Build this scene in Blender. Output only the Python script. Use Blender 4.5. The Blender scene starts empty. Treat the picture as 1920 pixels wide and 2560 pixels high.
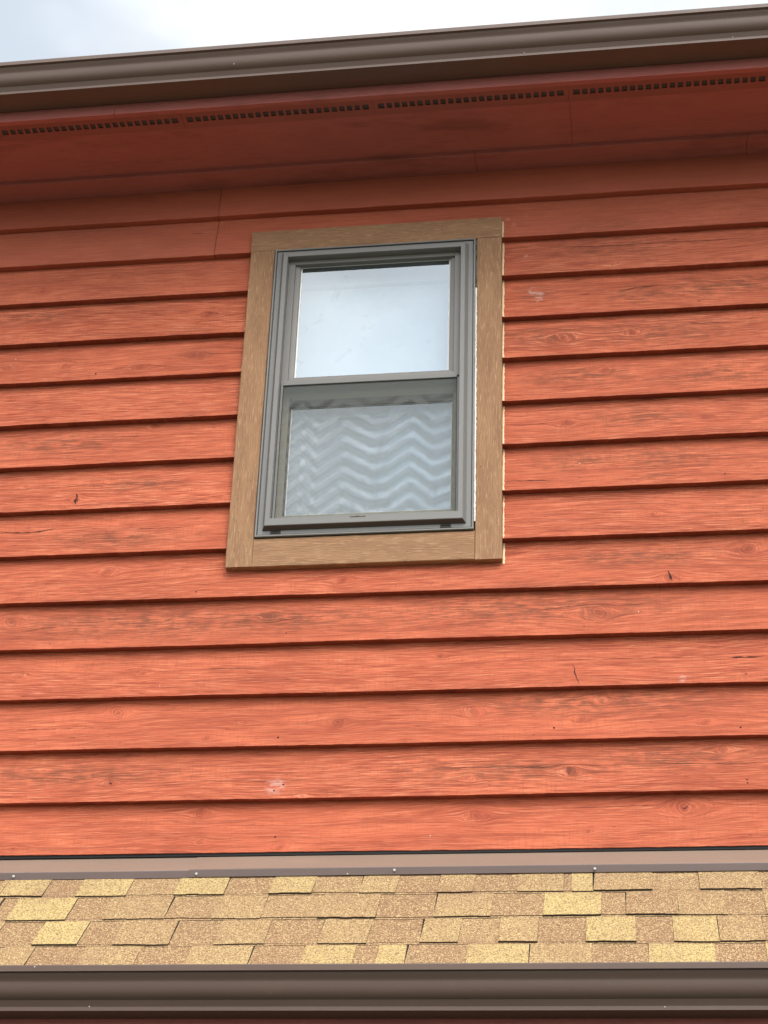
import bpy, math, random
import numpy as np
from mathutils import Matrix, Vector
R=math.radians
rnd=random.Random(7); nr=np.random.RandomState(3)
scene=bpy.context.scene
# ---------------------------------------------------------------- camera
D=4.9213; H=1.6
cam=bpy.data.cameras.new('camera'); camo=bpy.data.objects.new('camera',cam)
scene.collection.objects.link(camo); scene.camera=camo
F=Vector((-0.135357,0.866846,0.47985)); RI=Vector((0.990013,0.137595,0.030699)); U=Vector((0.039414,-0.479213,0.876813))
m=Matrix((RI,U,-F)).transposed().to_4x4(); m.translation=Vector((0,-D,H)); camo.matrix_world=m
cam.sensor_fit='VERTICAL'; cam.sensor_height=24; cam.lens=24*4400/2560; cam.clip_end=2000; cam.clip_start=.05
SKYGLOW,SKYBASE,SUNE,EXPO=2.9,1.0,1.5,0.25
GLASSREF=.225
# ---------------------------------------------------------------- world, sun, exposure
SUN_EL, SUN_AZ = 48, 26            # sun behind the cloud, in front of the wall, a little to the right
sd=Vector((math.sin(R(SUN_AZ))*math.cos(R(SUN_EL)), -math.cos(R(SUN_AZ))*math.cos(R(SUN_EL)), math.sin(R(SUN_EL))))
world=bpy.data.worlds.new('World'); scene.world=world; world.use_nodes=True
wt=world.node_tree; wt.nodes.clear()
def N(t,k,**kw):
    n=t.nodes.new(k)
    for a,b in kw.items():
        if a=='inp':
            for i,v in b.items(): n.inputs[i].default_value=v
        else: setattr(n,a,b)
    return n
def LK(t,a,b): t.links.new(a,b)
def ramp(t,src,pts,interp='LINEAR'):
    r=N(t,'ShaderNodeValToRGB'); cr=r.color_ramp; cr.interpolation=interp
    while len(cr.elements)<len(pts): cr.elements.new(.5)
    for e,(p,c) in zip(cr.elements,pts):
        e.position=p; e.color=(c,c,c,1) if not hasattr(c,'__len__') else (*c,1)
    LK(t,src,r.inputs[0]); return r.outputs[0]
def MA(t,op,a,b=None,c=None,clamp=False):
    n=N(t,'ShaderNodeMath',operation=op,use_clamp=clamp)
    for i,v in enumerate((a,b,c)):
        if v is None: continue
        if isinstance(v,(int,float)): n.inputs[i].default_value=v
        else: LK(t,v,n.inputs[i])
    return n.outputs[0]
def MIX(t,f,a,b,mode='MIX'):
    n=N(t,'ShaderNodeMix',data_type='RGBA',blend_type=mode)
    for i,v in ((0,f),(6,a),(7,b)):
        if isinstance(v,(int,float)): n.inputs[i].default_value=v
        elif isinstance(v,tuple): n.inputs[i].default_value=(*v,1)
        else: LK(t,v,n.inputs[i])
    return n.outputs[2]
tc=N(wt,'ShaderNodeTexCoord'); gen=tc.outputs['Generated']
sky=N(wt,'ShaderNodeTexSky',sky_type='NISHITA',sun_disc=False,sun_elevation=R(SUN_EL),sun_rotation=R(180-SUN_AZ),air_density=1.2,dust_density=2.0)
blue=N(wt,'ShaderNodeVectorMath',operation='SCALE',inp={3:.12}); LK(wt,sky.outputs[0],blue.inputs[0])
dt=N(wt,'ShaderNodeVectorMath',operation='DOT_PRODUCT',inp={1:tuple(sd)}); LK(wt,gen,dt.inputs[0])
glow=MA(wt,'POWER',MA(wt,'MAXIMUM',dt.outputs['Value'],0.0),3.0)
lum=MA(wt,'MULTIPLY_ADD',glow,SKYGLOW,SKYBASE)
mp=N(wt,'ShaderNodeMapping',inp={1:(.31,.1,.0),3:(1.,1.,1.8)}); LK(wt,gen,mp.inputs[0])
cn=N(wt,'ShaderNodeTexNoise',inp={'Scale':3.1,'Detail':5,'Roughness':.5,'Distortion':.25}); LK(wt,mp.outputs[0],cn.inputs['Vector'])
dens=ramp(wt,cn.outputs[0],[(.34,.64),(.56,1.)],'EASE')
cn2=N(wt,'ShaderNodeTexNoise',inp={'Scale':5.5,'Detail':4,'Roughness':.5}); LK(wt,gen,cn2.inputs['Vector'])
tone=ramp(wt,cn2.outputs[0],[(.3,(.84,.91,.98)),(.62,(1,1,1))],'EASE')
cc=N(wt,'ShaderNodeVectorMath',operation='SCALE'); LK(wt,tone,cc.inputs[0]); LK(wt,lum,cc.inputs[3])
skyc=MIX(wt,dens,blue.outputs[0],cc.outputs[0])
bg=N(wt,'ShaderNodeBackground'); LK(wt,skyc,bg.inputs[0]); bg.inputs[1].default_value=1
wo=N(wt,'ShaderNodeOutputWorld'); LK(wt,bg.outputs[0],wo.inputs[0])
sun=bpy.data.lights.new('sun','SUN'); sun.energy=SUNE; sun.angle=R(32); sun.color=(1,.93,.85)
suno=bpy.data.objects.new('sun',sun); scene.collection.objects.link(suno)
suno.rotation_euler=(-sd).to_track_quat('-Z','Y').to_euler()
vs=scene.view_settings; vs.view_transform='Standard'; vs.look='None'; vs.exposure=EXPO; vs.gamma=1; vs.use_curve_mapping=False
# ---------------------------------------------------------------- measured layout (metres on the wall)
LAP= [(-2.2345, 5.576, 0.5366, 5.5661), (-2.2099, 5.4009, 0.5244, 5.3977), (-2.1863, 5.2338, 0.5126, 5.2356), (-2.1617, 5.0593, 0.5, 5.0622), (-2.1384, 4.8937, 0.488, 4.8961), (-2.1139, 4.7203, 0.4756, 4.7257), (-2.0903, 4.5525, 0.4637, 4.5619), (-2.066, 4.3804, 0.451, 4.3866), (-2.0423, 4.212, 0.4382, 4.2103), (-2.0181, 4.0407, 0.4253, 4.033), (-1.9945, 3.8733, 0.4135, 3.87), (-1.9703, 3.7012, 0.4011, 3.699), (-1.9462, 3.5305, 0.3888, 3.5302), (-1.9224, 3.3613, 0.3767, 3.3624), (-1.8991, 3.1965, 0.3646, 3.1965)]
KN= [(-1.9783, 3.9799, 0.014), (-1.1282, 3.9751, 0.01), (-1.5821, 3.4218, 0.009), (-0.8892, 3.6047, 0.012), (-1.589, 3.6568, 0.014), (-1.673, 4.1522, 0.014), (-1.9179, 3.7915, 0.008), (-1.5167, 3.7877, 0.008), (-0.8956, 4.0889, 0.012), (-1.2066, 3.6126, 0.005), (-1.296, 3.3286, 0.012), (-0.0929, 3.947, 0.018), (-0.4802, 3.6319, 0.014), (0.2126, 3.5773, 0.01), (-0.1849, 3.434, 0.011), (-0.4856, 3.4149, 0.008), (0.1388, 3.318, 0.02), (0.2581, 3.4964, 0.01), (0.3756, 4.1525, 0.016), (0.1302, 4.0538, 0.012), (-0.5816, 3.8222, 0.008), (-0.1541, 3.5975, 0.01), (-0.0939, 3.6629, 0.009), (-0.4644, 3.3038, 0.014), (-2.1152, 4.9711, 0.012), (-1.9178, 4.9658, 0.009), (-1.6436, 4.9426, 0.011), (-1.4175, 5.1522, 0.011), (-2.0378, 5.2942, 0.009), (-1.4434, 4.9832, 0.012), (-1.8099, 4.4192, 0.01), (-1.7839, 5.3466, 0.006), (-0.1813, 4.9735, 0.016), (0.0458, 4.9822, 0.011), (-0.0082, 5.2593, 0.006), (0.2078, 5.3636, 0.006), (-0.0457, 4.8371, 0.01), (-0.1794, 4.6384, 0.011), (0.267, 4.6329, 0.008), (0.0896, 4.284, 0.009), (-1.2881, 3.2329, 0.008), (-1.0416, 3.2131, 0.009), (-1.8624, 3.2189, 0.004), (-0.1387, 3.2488, 0.005)]
CR= [([(-2.0831, 4.4748), (-2.0271, 4.474), (-1.9719, 4.4769), (-1.8719, 4.4759), (-1.7731, 4.4816), (-1.6734, 4.475)], 1), ([(-2.0602, 4.3126), (-1.9881, 4.3083), (-1.928, 4.3099), (-1.8691, 4.3205)], 3), ([(-1.7481, 4.3111), (-1.7293, 4.3133)], 3), ([(-1.5856, 4.31), (-1.5256, 4.3015)], 2), ([(-1.5206, 4.3054), (-1.3973, 4.3048)], 1), ([(-1.7165, 4.6698), (-1.6157, 4.6645), (-1.5606, 4.6679)], 1), ([(-1.9603, 3.6042), (-1.8102, 3.6044), (-1.6612, 3.6046), (-1.5426, 3.6033)], 1.5), ([(-1.2765, 3.956), (-1.1942, 3.9572), (-1.1265, 3.9484), (-1.0308, 3.9637), (-0.9347, 3.9668)], 1), ([(-1.3237, 3.7978), (-1.1497, 3.7926)], 1.5), ([(-1.9372, 3.4399), (-1.7677, 3.4441), (-1.6938, 3.4404), (-1.5776, 3.4477), (-1.4608, 3.4431)], 1), ([(-2.0065, 3.9316), (-1.8701, 3.9533), (-1.7785, 3.9608)], 1), ([(-0.3385, 3.9595), (-0.2525, 3.9644), (-0.1811, 3.9738), (-0.0885, 3.98), (-0.0321, 3.97), (0.0315, 3.9741), (0.102, 3.9755)], 1), ([(-0.3536, 3.7919), (-0.2197, 3.7932), (-0.1147, 3.7923), (0.0938, 3.792), (0.286, 3.7861)], 1), ([(0.286, 3.7861), (0.3678, 3.7851), (0.3987, 3.7879)], 3), ([(-0.6313, 3.4505), (-0.4652, 3.4543), (-0.2595, 3.45), (-0.1912, 3.4572), (-0.1235, 3.4522), (-0.0223, 3.4486)], 1.3), ([(0.0116, 3.4551), (0.1789, 3.4515), (0.2784, 3.448), (0.3778, 3.4508)], 1), ([(-0.1778, 3.7827), (-0.1677, 3.7633), (-0.1701, 3.7481), (-0.1616, 3.7251), (-0.155, 3.7098)], 3), ([(-0.1804, 3.3236), (-0.0599, 3.3271), (0.0732, 3.3297)], 1), ([(-1.5082, 5.511), (-1.4847, 5.5128), (-1.4643, 5.5148)], 2.5), ([(-1.4184, 5.4543), (-1.2927, 5.4484)], 1.5), ([(-0.3792, 5.351), (-0.2652, 5.3553), (-0.18, 5.3574), (-0.0897, 5.3521), (0.0171, 5.3498), (0.1124, 5.3511), (0.1905, 5.3508), (0.3235, 5.3478), (0.434, 5.3479), (0.5166, 5.3507)], 1.2), ([(0.0105, 5.1507), (0.0384, 5.1576), (0.0718, 5.1656), (0.1491, 5.1704)], 1.5), ([(-0.128, 5.1521), (-0.0838, 5.1442)], 2), ([(-0.3807, 4.6336), (-0.3268, 4.6338), (-0.2194, 4.6406)], 1.2), ([(-0.3811, 4.4227), (-0.2228, 4.4194)], 2), ([(0.2338, 4.6974), (0.2649, 4.6881), (0.3128, 4.6992), (0.3911, 4.696)], 1), ([(0.2231, 5.0072), (0.3039, 5.0046), (0.4915, 5.0028)], 1.2)]
NL= [(-0.6081, 3.903, 0), (-0.6051, 3.734, 0), (0.0305, 3.9466, 2), (0.3403, 3.7294, 0), (0.312, 3.5566, 1), (-0.2337, 3.5699, 1), (-0.4251, 3.3957, 0), (0.3199, 3.3953, 1), (0.3205, 3.3848, 1), (-0.145, 3.401, 0), (-0.1366, 3.8975, 1), (-1.8319, 3.895, 0), (-1.4582, 3.7388, 2), (-1.0652, 3.7301, 0), (-1.3681, 4.0614, 1), (-1.0661, 3.9071, 1), (-1.8262, 3.5833, 1), (-1.0709, 3.5586, 1), (-1.714, 3.5486, 0), (-1.8375, 3.5552, 0), (-1.8448, 3.386, 0), (-1.0733, 3.3885, 1), (-1.0462, 3.4077, 1), (-1.5857, 3.4219, 1), (-0.5997, 3.2419, 2), (0.3201, 3.2335, 0), (-1.061, 3.2452, 1), (-1.7866, 5.263, 0), (-1.7978, 4.9203, 1), (-1.8343, 4.5786, 0), (-1.8204, 4.7461, 1), (-0.1387, 4.4293, 0), (-0.1507, 4.2416, 0), (0.3193, 4.5897, 1), (0.3317, 4.7519, 1), (-0.1375, 4.4823, 2), (-1.7424, 5.5723, 2), (-2.1029, 5.0085, 2), (0.319, 4.4161, 1), (-0.6147, 4.0636, 0), (0.2763, 5.0905, 0)]
WT= [(-0.2673, 5.1616, 0.066, 0.045), (0.0927, 5.1369, 0.135, 0.046), (0.3126, 5.1556, 0.159, 0.058), (0.4487, 5.1596, 0.105, 0.048), (-0.0111, 5.3448, 0.221, 0.058), (-0.0086, 5.4261, 0.168, 0.031), (0.1407, 4.9794, 0.265, 0.063), (-0.2417, 4.984, 0.163, 0.05), (-0.1425, 4.4936, 0.156, 0.044), (0.1189, 4.4865, 0.204, 0.047), (0.1263, 4.4194, 0.076, 0.022), (0.0734, 4.6498, 0.156, 0.04), (-0.1353, 4.8211, 0.214, 0.045), (0.292, 4.7957, 0.207, 0.05), (0.0529, 4.1343, 0.249, 0.039), (-1.4434, 4.9832, 0.069, 0.021), (-1.5859, 4.4757, 0.138, 0.025), (-1.6731, 4.2693, 0.218, 0.038), (-1.9363, 5.5872, 0.306, 0.067), (-2.065, 5.1849, 0.15, 0.027), (-1.5495, 3.9653, 0.456, 0.064), (-0.1182, 3.6561, 0.407, 0.048), (0.1132, 3.4744, 0.263, 0.041), (-0.324, 3.9709, 0.492, 0.072), (-1.7175, 3.4543, 0.368, 0.044), (-0.3964, 3.442, 0.339, 0.043), (-1.0973, 3.9579, 0.37, 0.052), (-1.8816, 4.6457, 0.228, 0.043)]
PL= [(-0.3674, 5.4875, 0.009), (-0.3473, 5.4593, 0.01), (-0.2812, 5.1763, 0.018), (-0.259, 5.1542, 0.018), (-0.3053, 5.3243, 0.008), (-1.0708, 3.4045, 0.03), (-0.2593, 5.1303, 0.012), (0.1521, 3.7161, 0.012), (0.4428, 4.434, 0.01)]
T0 =  [(-1.8487, 't'), (-1.8311, 'y'), (-1.7013, 'b'), (-1.6037, 'y'), (-1.4527, 't0'), (-1.314, 'y'), (-1.1675, 'b'), (-1.039, 'y'), (-0.9147, 't0'), (-0.7814, 't'), (-0.6762, 'b'), (-0.561, 't'), (-0.4596, 'b'), (-0.3374, 't'), (-0.2071, 'b'), (-0.1865, 'Y'), (-0.1269, 't'), (0.0355, 't0'), (0.1631, 't'), (0.3309, 'b')]
T1 =  [(-1.8109, 'b'), (-1.7661, 'Y'), (-1.5917, 'b'), (-1.4865, 't'), (-1.308, 'b'), (-1.1745, 't'), (-1.0354, 't0'), (-0.8777, 't'), (-0.715, 'b'), (-0.5577, 't'), (-0.4011, 'b'), (-0.2617, 'Y'), (-0.1046, 'b'), (-0.0391, 's'), (0.1005, 't'), (0.2298, 'b'), (0.3307, 't')]
T2 =  [(-1.7631, 'b'), (-1.6463, 'Y'), (-1.517, 'b'), (-1.4182, 't'), (-1.2613, 'b'), (-1.1381, 't'), (-0.9997, 'b'), (-0.856, 't'), (-0.723, 'b'), (-0.5824, 't'), (-0.4795, 't0'), (-0.3741, 't'), (-0.2705, 'b'), (-0.1439, 'Y'), (-0.0133, 'b'), (0.0832, 'y'), (0.2001, 't'), (0.3161, 'b')]
T3 =  [(-1.7201, 't'), (-1.6322, 'b'), (-1.4932, 't'), (-1.333, 'b'), (-1.1933, 't'), (-1.0233, 'b'), (-0.8861, 'y'), (-0.7469, 'b'), (-0.6854, 'Y'), (-0.6095, 'b'), (-0.4514, 'y'), (-0.2888, 't'), (-0.1277, 'b'), (0.0141, 'Y'), (0.1839, 'b'), (0.3115, 'y')]
# ---------------------------------------------------------------- object helpers
def tag(o,label=None,cat=None,group=None,kind=None):
    if label: o['label']=label
    if cat: o['category']=cat
    if group: o['group']=group
    if kind: o['kind']=kind
    return o
def empty(name,loc=(0,0,0)):
    o=bpy.data.objects.new(name,None); scene.collection.objects.link(o); o.location=loc; return o
class MB:
    def __init__(s): s.v=[]; s.f=[]; s.m=[]; s.n=0; s.at={}
    def add(s,v,f,mi=0,**at):
        b=s.n; s.v+= [tuple(p) for p in v]; s.f+=[tuple(i+b for i in q) for q in f]
        s.m+=[mi]*len(f); s.n+=len(v)
        for k,a in at.items():
            s.at.setdefault(k,{}).update({b+i:a for i in range(len(v))})
    def box(s,x0,x1,y0,y1,z0,z1,ch=0.,mi=0,**at):
        if ch<=0:
            v=[(x,y,z) for z in(z0,z1) for y in(y0,y1) for x in(x0,x1)]
            s.add(v,[(0,2,3,1),(4,5,7,6),(0,1,5,4),(2,6,7,3),(0,4,6,2),(1,3,7,5)],mi,**at); return
        # bevel the four edges of the front (y0) face
        v=[(x0,y1,z0),(x1,y1,z0),(x1,y1,z1),(x0,y1,z1),(x0,y0+ch,z0),(x1,y0+ch,z0),(x1,y0+ch,z1),(x0,y0+ch,z1),
           (x0+ch,y0,z0+ch),(x1-ch,y0,z0+ch),(x1-ch,y0,z1-ch),(x0+ch,y0,z1-ch)]
        s.add(v,[(0,3,2,1),(8,9,10,11),(0,1,5,4),(1,2,6,5),(2,3,7,6),(3,0,4,7),(4,5,9,8),(5,6,10,9),(6,7,11,10),(7,4,8,11)],mi,**at)
    def ring(s,rect,prof,mi=0):
        "mitred profile swept round a rectangle: prof = (inset l,r,t,b,y)"
        x0,x1,z0,z1=rect; v=[]
        for l,r,t,b,y in prof:
            v+=[(x0+l,y,z0+b),(x1-r,y,z0+b),(x1-r,y,z1-t),(x0+l,y,z1-t)]
        f=[]
        for i in range(len(prof)-1):
            for k in range(4):
                a=4*i+k; b_=4*i+(k+1)%4; f.append((a,b_,b_+4,a+4))
        s.add(v,f,mi)
    def sweep(s,prof,x0,x1,mi=0,step=None,closed=False,wob=0.,ends=False):
        "profile of (y,z) points along x"
        n=2 if not step else max(2,int((x1-x0)/step)+1)
        xs=np.linspace(x0,x1,n); v=[]; ph=rnd.random()*9
        for x in xs:
            dz=wob*(math.sin(x*1.7+ph)+.5*math.sin(x*4.3+ph*2)); 
            v+=[(x,y+dz*.7,z+dz) for y,z in prof]
        k=len(prof); f=[]
        for i in range(n-1):
            for j in range(k if closed else k-1):
                a=i*k+j; b_=i*k+(j+1)%k; f.append((a,b_,b_+k,a+k))
        if closed and ends: f+=[tuple(range(k)),tuple(range((n-1)*k,n*k))[::-1]]
        s.add(v,f,mi)
    def tube(s,p,q,r0,r1,n=6,mi=0):
        p=Vector(p);q=Vector(q); d=(q-p).normalized(); a=d.orthogonal().normalized(); b=d.cross(a); v=[]
        for c,r in((p,r0),(q,r1)): v+=[tuple(c+(a*math.cos(t*2*math.pi/n)+b*math.sin(t*2*math.pi/n))*r) for t in range(n)]
        s.add(v,[(i,(i+1)%n,n+(i+1)%n,n+i) for i in range(n)],mi)
    def dome(s,c,r,h,nrm=(0,-1,0),n=10,mi=0):
        c=Vector(c); d=Vector(nrm).normalized(); a=d.orthogonal().normalized(); b=d.cross(a); v=[]
        for rr,hh in((1,0),(.9,.7),(.5,1)): v+=[tuple(c+(a*math.cos(t*6.2832/n)+b*math.sin(t*6.2832/n))*r*rr+d*h*hh) for t in range(n)]
        f=[(k*n+i,k*n+(i+1)%n,(k+1)*n+(i+1)%n,(k+1)*n+i) for k in(0,1) for i in range(n)]+[tuple(range(2*n,3*n))]
        s.add(v,f,mi)
    def build(s,name,mats,parent=None,smooth=False,recalc=True):
        me=bpy.data.meshes.new(name); me.from_pydata(s.v,[],s.f)
        for mm in (mats if isinstance(mats,(list,tuple)) else [mats]): me.materials.append(mm)
        me.polygons.foreach_set('material_index',s.m)
        for k,d in s.at.items():
            a=me.attributes.new(k,'FLOAT_VECTOR','POINT'); arr=np.zeros((len(s.v),3),np.float32)
            for i,val in d.items(): arr[i]=val
            a.data.foreach_set('vector',arr.ravel())
        if recalc:
            import bmesh
            bm=bmesh.new(); bm.from_mesh(me); bmesh.ops.recalc_face_normals(bm,faces=bm.faces); bm.to_mesh(me); bm.free()
        if smooth: me.polygons.foreach_set('use_smooth',[True]*len(me.polygons))
        me.update()
        o=bpy.data.objects.new(name,me); scene.collection.objects.link(o)
        if parent: o.parent=parent
        return o
# ---------------------------------------------------------------- materials
def mat(name):
    m=bpy.data.materials.new(name); m.use_nodes=True; t=m.node_tree; t.nodes.clear()
    b=N(t,'ShaderNodeBsdfPrincipled'); o=N(t,'ShaderNodeOutputMaterial'); LK(t,b.outputs[0],o.inputs[0]); return m,t,b
def attr(t,name): return N(t,'ShaderNodeAttribute',attribute_name=name)
def noise(t,vec,scale,detail=4,rough=.55,sc=(1,1,1),loc=(0,0,0),dist=0):
    mp=N(t,'ShaderNodeMapping',inp={1:loc,3:sc}); LK(t,vec,mp.inputs[0])
    n=N(t,'ShaderNodeTexNoise',inp={'Scale':scale,'Detail':detail,'Roughness':rough,'Distortion':dist}); LK(t,mp.outputs[0],n.inputs['Vector']); return n.outputs[0]
def bump(t,h,b,st,d=.002,prev=None):
    n=N(t,'ShaderNodeBump',inp={'Strength':st,'Distance':d}); LK(t,h,n.inputs['Height'])
    if prev is not None: LK(t,prev,n.inputs['Normal'])
    LK(t,n.outputs[0],b.inputs['Normal']); return n.outputs[0]
def objc(t): return N(t,'ShaderNodeTexCoord').outputs['Object']

def siding_mat():
    m,t,b=mat('red_stain')
    gc=attr(t,'gc').outputs['Vector']; kn=attr(t,'kn').outputs['Vector']
    sx=N(t,'ShaderNodeSeparateXYZ'); LK(t,kn,sx.inputs[0]); kd,wear,pale=sx.outputs   # knot distance in radii, weathering, pale smudge (negative flags painted underside shade)
    fine=noise(t,gc,1,5,.62,(10,0,380),dist=.6)                 # fibres
    mid=noise(t,gc,1,4,.6,(2.4,0,75),(3,0,5),dist=.9)          # growth bands
    big=noise(t,gc,1,4,.6,(3.2,0,15),(9,0,2),dist=.5)          # uneven stain
    saw=noise(t,gc,1,3,.6,(170,0,14),(1,0,8))                  # saw ribs across the board
    blot=noise(t,gc,1,3,.6,(22,0,60),(4,0,1),dist=.3)
    gs=N(t,'ShaderNodeSeparateXYZ'); LK(t,gc,gs.inputs[0])
    bt=MA(t,'FRACT',MA(t,'MULTIPLY',gs.outputs[1],7.31))        # per board tone
    base=MIX(t,ramp(t,big,[(.3,0.),(.72,1.)]),COL_DK,COL_LT)
    base=MIX(t,ramp(t,mid,[(.48,0.),(.66,.5)]),base,COL_GR)
    gs2=MA(t,'MULTIPLY_ADD',MA(t,'FRACT',MA(t,'MULTIPLY',gs.outputs[1],3.77)),.75,.55)   # some boards show more grain
    gsm=MA(t,'MULTIPLY',gs2,ramp(t,noise(t,gc,1,3,.6,(1.1,0,9),(1,0,5)),[(.35,.45),(.65,1.)]))
    base=MIX(t,MA(t,'MULTIPLY',ramp(t,fine,[(.50,0.),(.64,.9)]),gsm),base,COL_GR)
    base=MIX(t,MA(t,'MULTIPLY',ramp(t,fine,[(.32,.7),(.47,0.)]),gsm),base,COL_HI)
    base=MIX(t,MA(t,'MULTIPLY',ramp(t,saw,[(.50,0.),(.70,.28)]),ramp(t,big,[(.45,0.),(.62,1.)])),base,COL_GR)
    # short dark checks lying along the grain
    chk=noise(t,gc,1,2,.5,(26,0,330),(7,0,3),dist=.2)
    base=MIX(t,MA(t,'MULTIPLY',ramp(t,chk,[(.665,0.),(.71,.85)]),ramp(t,blot,[(.42,0.25),(.6,1.)])),base,(.12,.022,.014))
    # weathered brown patches
    wn=MA(t,'MULTIPLY',wear,ramp(t,MA(t,'ADD',MA(t,'MULTIPLY',blot,.4),MA(t,'MULTIPLY',fine,.6)),[(.44,0.),(.56,1.)]))
    base=MIX(t,MA(t,'MULTIPLY',wn,.8,clamp=True),base,(.20,.068,.036))
    # knots: rings, a dark heart and a rim
    w=MA(t,'MULTIPLY',MA(t,'SINE',MA(t,'MULTIPLY_ADD',kd,11.,MA(t,'MULTIPLY',blot,17.))),.5)
    rings=MA(t,'MULTIPLY',MA(t,'ADD',w,.5),ramp(t,MA(t,'DIVIDE',kd,4.),[(.0,.5),(.24,.38),(.36,.18),(.9,0.)]))
    base=MIX(t,rings,base,COL_GR)
    base=MIX(t,ramp(t,MA(t,'ADD',MA(t,'DIVIDE',kd,4.),MA(t,'MULTIPLY',MA(t,'SUBTRACT',blot,.5),.2)),[(.0,.8),(.10,.25),(.19,.05),(.235,.28),(.29,0.)]),base,(.17,.036,.02))
    base=MIX(t,MA(t,'MULTIPLY',ramp(t,pale,[(.15,0.),(.6,1.)]),ramp(t,blot,[(.42,.0),(.58,.75)])),base,(.66,.36,.29))
    base=MIX(t,MA(t,'MULTIPLY',MA(t,'LESS_THAN',pale,-.3),.75),base,(.20,.045,.026))  # lap undersides tinted dark brown: shade under each lap painted into the colour
    sm=attr(t,'sm').outputs['Fac']; dusty=MIX(t,noise(t,objc(t),1,4,.6,(2,6,9)),(.48,.130,.078),(.60,.175,.102))
    base=MIX(t,MA(t,'MULTIPLY',sm,.8),base,dusty)
    fade=noise(t,objc(t),1,4,.6,(1.3,1,2.6),(4,0,7))
    hsv=N(t,'ShaderNodeHueSaturation'); LK(t,base,hsv.inputs['Color']); LK(t,MA(t,'ADD',MA(t,'MULTIPLY_ADD',bt,.26,.70),MA(t,'MULTIPLY',fade,.34)),hsv.inputs['Value'])
    LK(t,hsv.outputs[0],b.inputs['Base Color']); b.inputs['Roughness'].default_value=.8; b.inputs['Specular IOR Level'].default_value=.25
    h=MA(t,'ADD',MA(t,'MULTIPLY',fine,1.),MA(t,'MULTIPLY',chk,-.5)); h=MA(t,'ADD',h,MA(t,'MULTIPLY',mid,.6)); h=MA(t,'ADD',h,MA(t,'MULTIPLY',saw,.35))
    h=MA(t,'ADD',h,MA(t,'MULTIPLY',rings,-.5)); h=MA(t,'MULTIPLY',h,MA(t,'MULTIPLY_ADD',sm,-.75,1.))
    bump(t,h,b,.8,.0026)
    return m
COL_LT=(.71,.186,.090); COL_HI=(.84,.37,.205); COL_DK=(.49,.108,.053); COL_GR=(.25,.046,.024)
RED=siding_mat()
def plain_red():
    m,t,b=mat('red_paint_smooth'); c=objc(t)
    a=noise(t,c,1,4,.6,(6,14,14)); f=noise(t,c,1,3,.6,(14,200,200),(1,1,1)); d=noise(t,c,1,4,.65,(2.5,9,9),(5,3,3))
    base=MIX(t,a,(.37,.112,.096),(.46,.142,.118)); base=MIX(t,ramp(t,f,[(.5,0.),(.75,.35)]),base,(.24,.06,.05))
    base=MIX(t,ramp(t,d,[(.55,0.),(.72,.6)]),base,(.19,.06,.046))
    LK(t,base,b.inputs['Base Color']); b.inputs['Roughness'].default_value=.7; bump(t,f,b,.3,.001); return m
SMOOTH_RED=plain_red()
def trim_mat():
    m,t,b=mat('tan_trim_stain'); gc=attr(t,'gc').outputs['Vector']
    f=noise(t,gc,1,4,.6,(14,0,230),dist=.5); s=noise(t,gc,1,2,.5,(24,0,260),(5,0,2),dist=.3); g=noise(t,gc,1,3,.6,(4,0,20),(2,0,2)); p=noise(t,gc,1,2,.5,(120,0,150),(8,0,8))
    base=MIX(t,ramp(t,g,[(.3,0.),(.7,1.)]),(.265,.140,.072),(.355,.195,.100))
    base=MIX(t,ramp(t,f,[(.5,0.),(.7,.5)]),base,(.17,.095,.05))
    base=MIX(t,ramp(t,s,[(.54,0.),(.72,.5)]),base,(.58,.37,.21))
    base=MIX(t,ramp(t,p,[(.66,0.),(.72,.85)]),base,(.10,.055,.03))
    LK(t,base,b.inputs['Base Color']); b.inputs['Roughness'].default_value=.78; b.inputs['Specular IOR Level'].default_value=.3
    h=MA(t,'ADD',f,MA(t,'MULTIPLY',s,.8)); bump(t,h,b,.7,.002); return m
TAN=trim_mat()
def metal(name,col,rough=.42,var=.12,spec=.5,dirt=(.25,.2,.17)):
    m,t,b=mat(name); c=objc(t)
    a=noise(t,c,1,4,.6,(3,12,12)); d=noise(t,c,1,5,.7,(60,60,60)); st=noise(t,c,1,3,.6,(30,2,4),(3,3,3))
    dk=tuple(x*(1-var) for x in col); lt=tuple(x*(1+var) for x in col)
    base=MIX(t,a,dk,lt); base=MIX(t,ramp(t,d,[(.66,0.),(.74,.35)]),base,dirt); base=MIX(t,ramp(t,st,[(.5,0.),(.8,.25)]),base,dk)
    LK(t,base,b.inputs['Base Color']); b.inputs['Roughness'].default_value=rough; b.inputs['Specular IOR Level'].default_value=spec
    LK(t,MA(t,'MULTIPLY_ADD',d,.25,rough-.1),b.inputs['Roughness'])
    e=noise(t,c,1,2,.5,(1.6,6,6),(4,4,4)); bump(t,e,b,.25,.01); return m
BROWN=metal('brown_painted_metal',(.112,.070,.052),.5)
APRON=metal('weathered_brown_flashing',(.235,.162,.120),.5,dirt=(.4,.33,.28))
FRAME=metal('grey_bronze_cladding',(.185,.18,.168),.42,.07)
FRAMEDK=metal('dark_and_shaded_bronze',(.060,.048,.040),.45,.07)  # also paints the shade on the sill step
SASH=metal('sash_cladding',(.19,.18,.165),.45,.07)
OLIVE=metal('olive_sash_rail',(.30,.275,.21),.5,.07)
def flat(name,col,rough=.6,**kw):
    m,t,b=mat(name); c=objc(t); a=noise(t,c,1,4,.6,(40,40,40))
    LK(t,MIX(t,a,tuple(x*.85 for x in col),tuple(min(1,x*1.12) for x in col)),b.inputs['Base Color']); b.inputs['Roughness'].default_value=rough; return m
CRACK=flat('open_crack',(.035,.012,.009),.95); HOLE=flat('knot_hole',(.04,.014,.01),.95)
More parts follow.
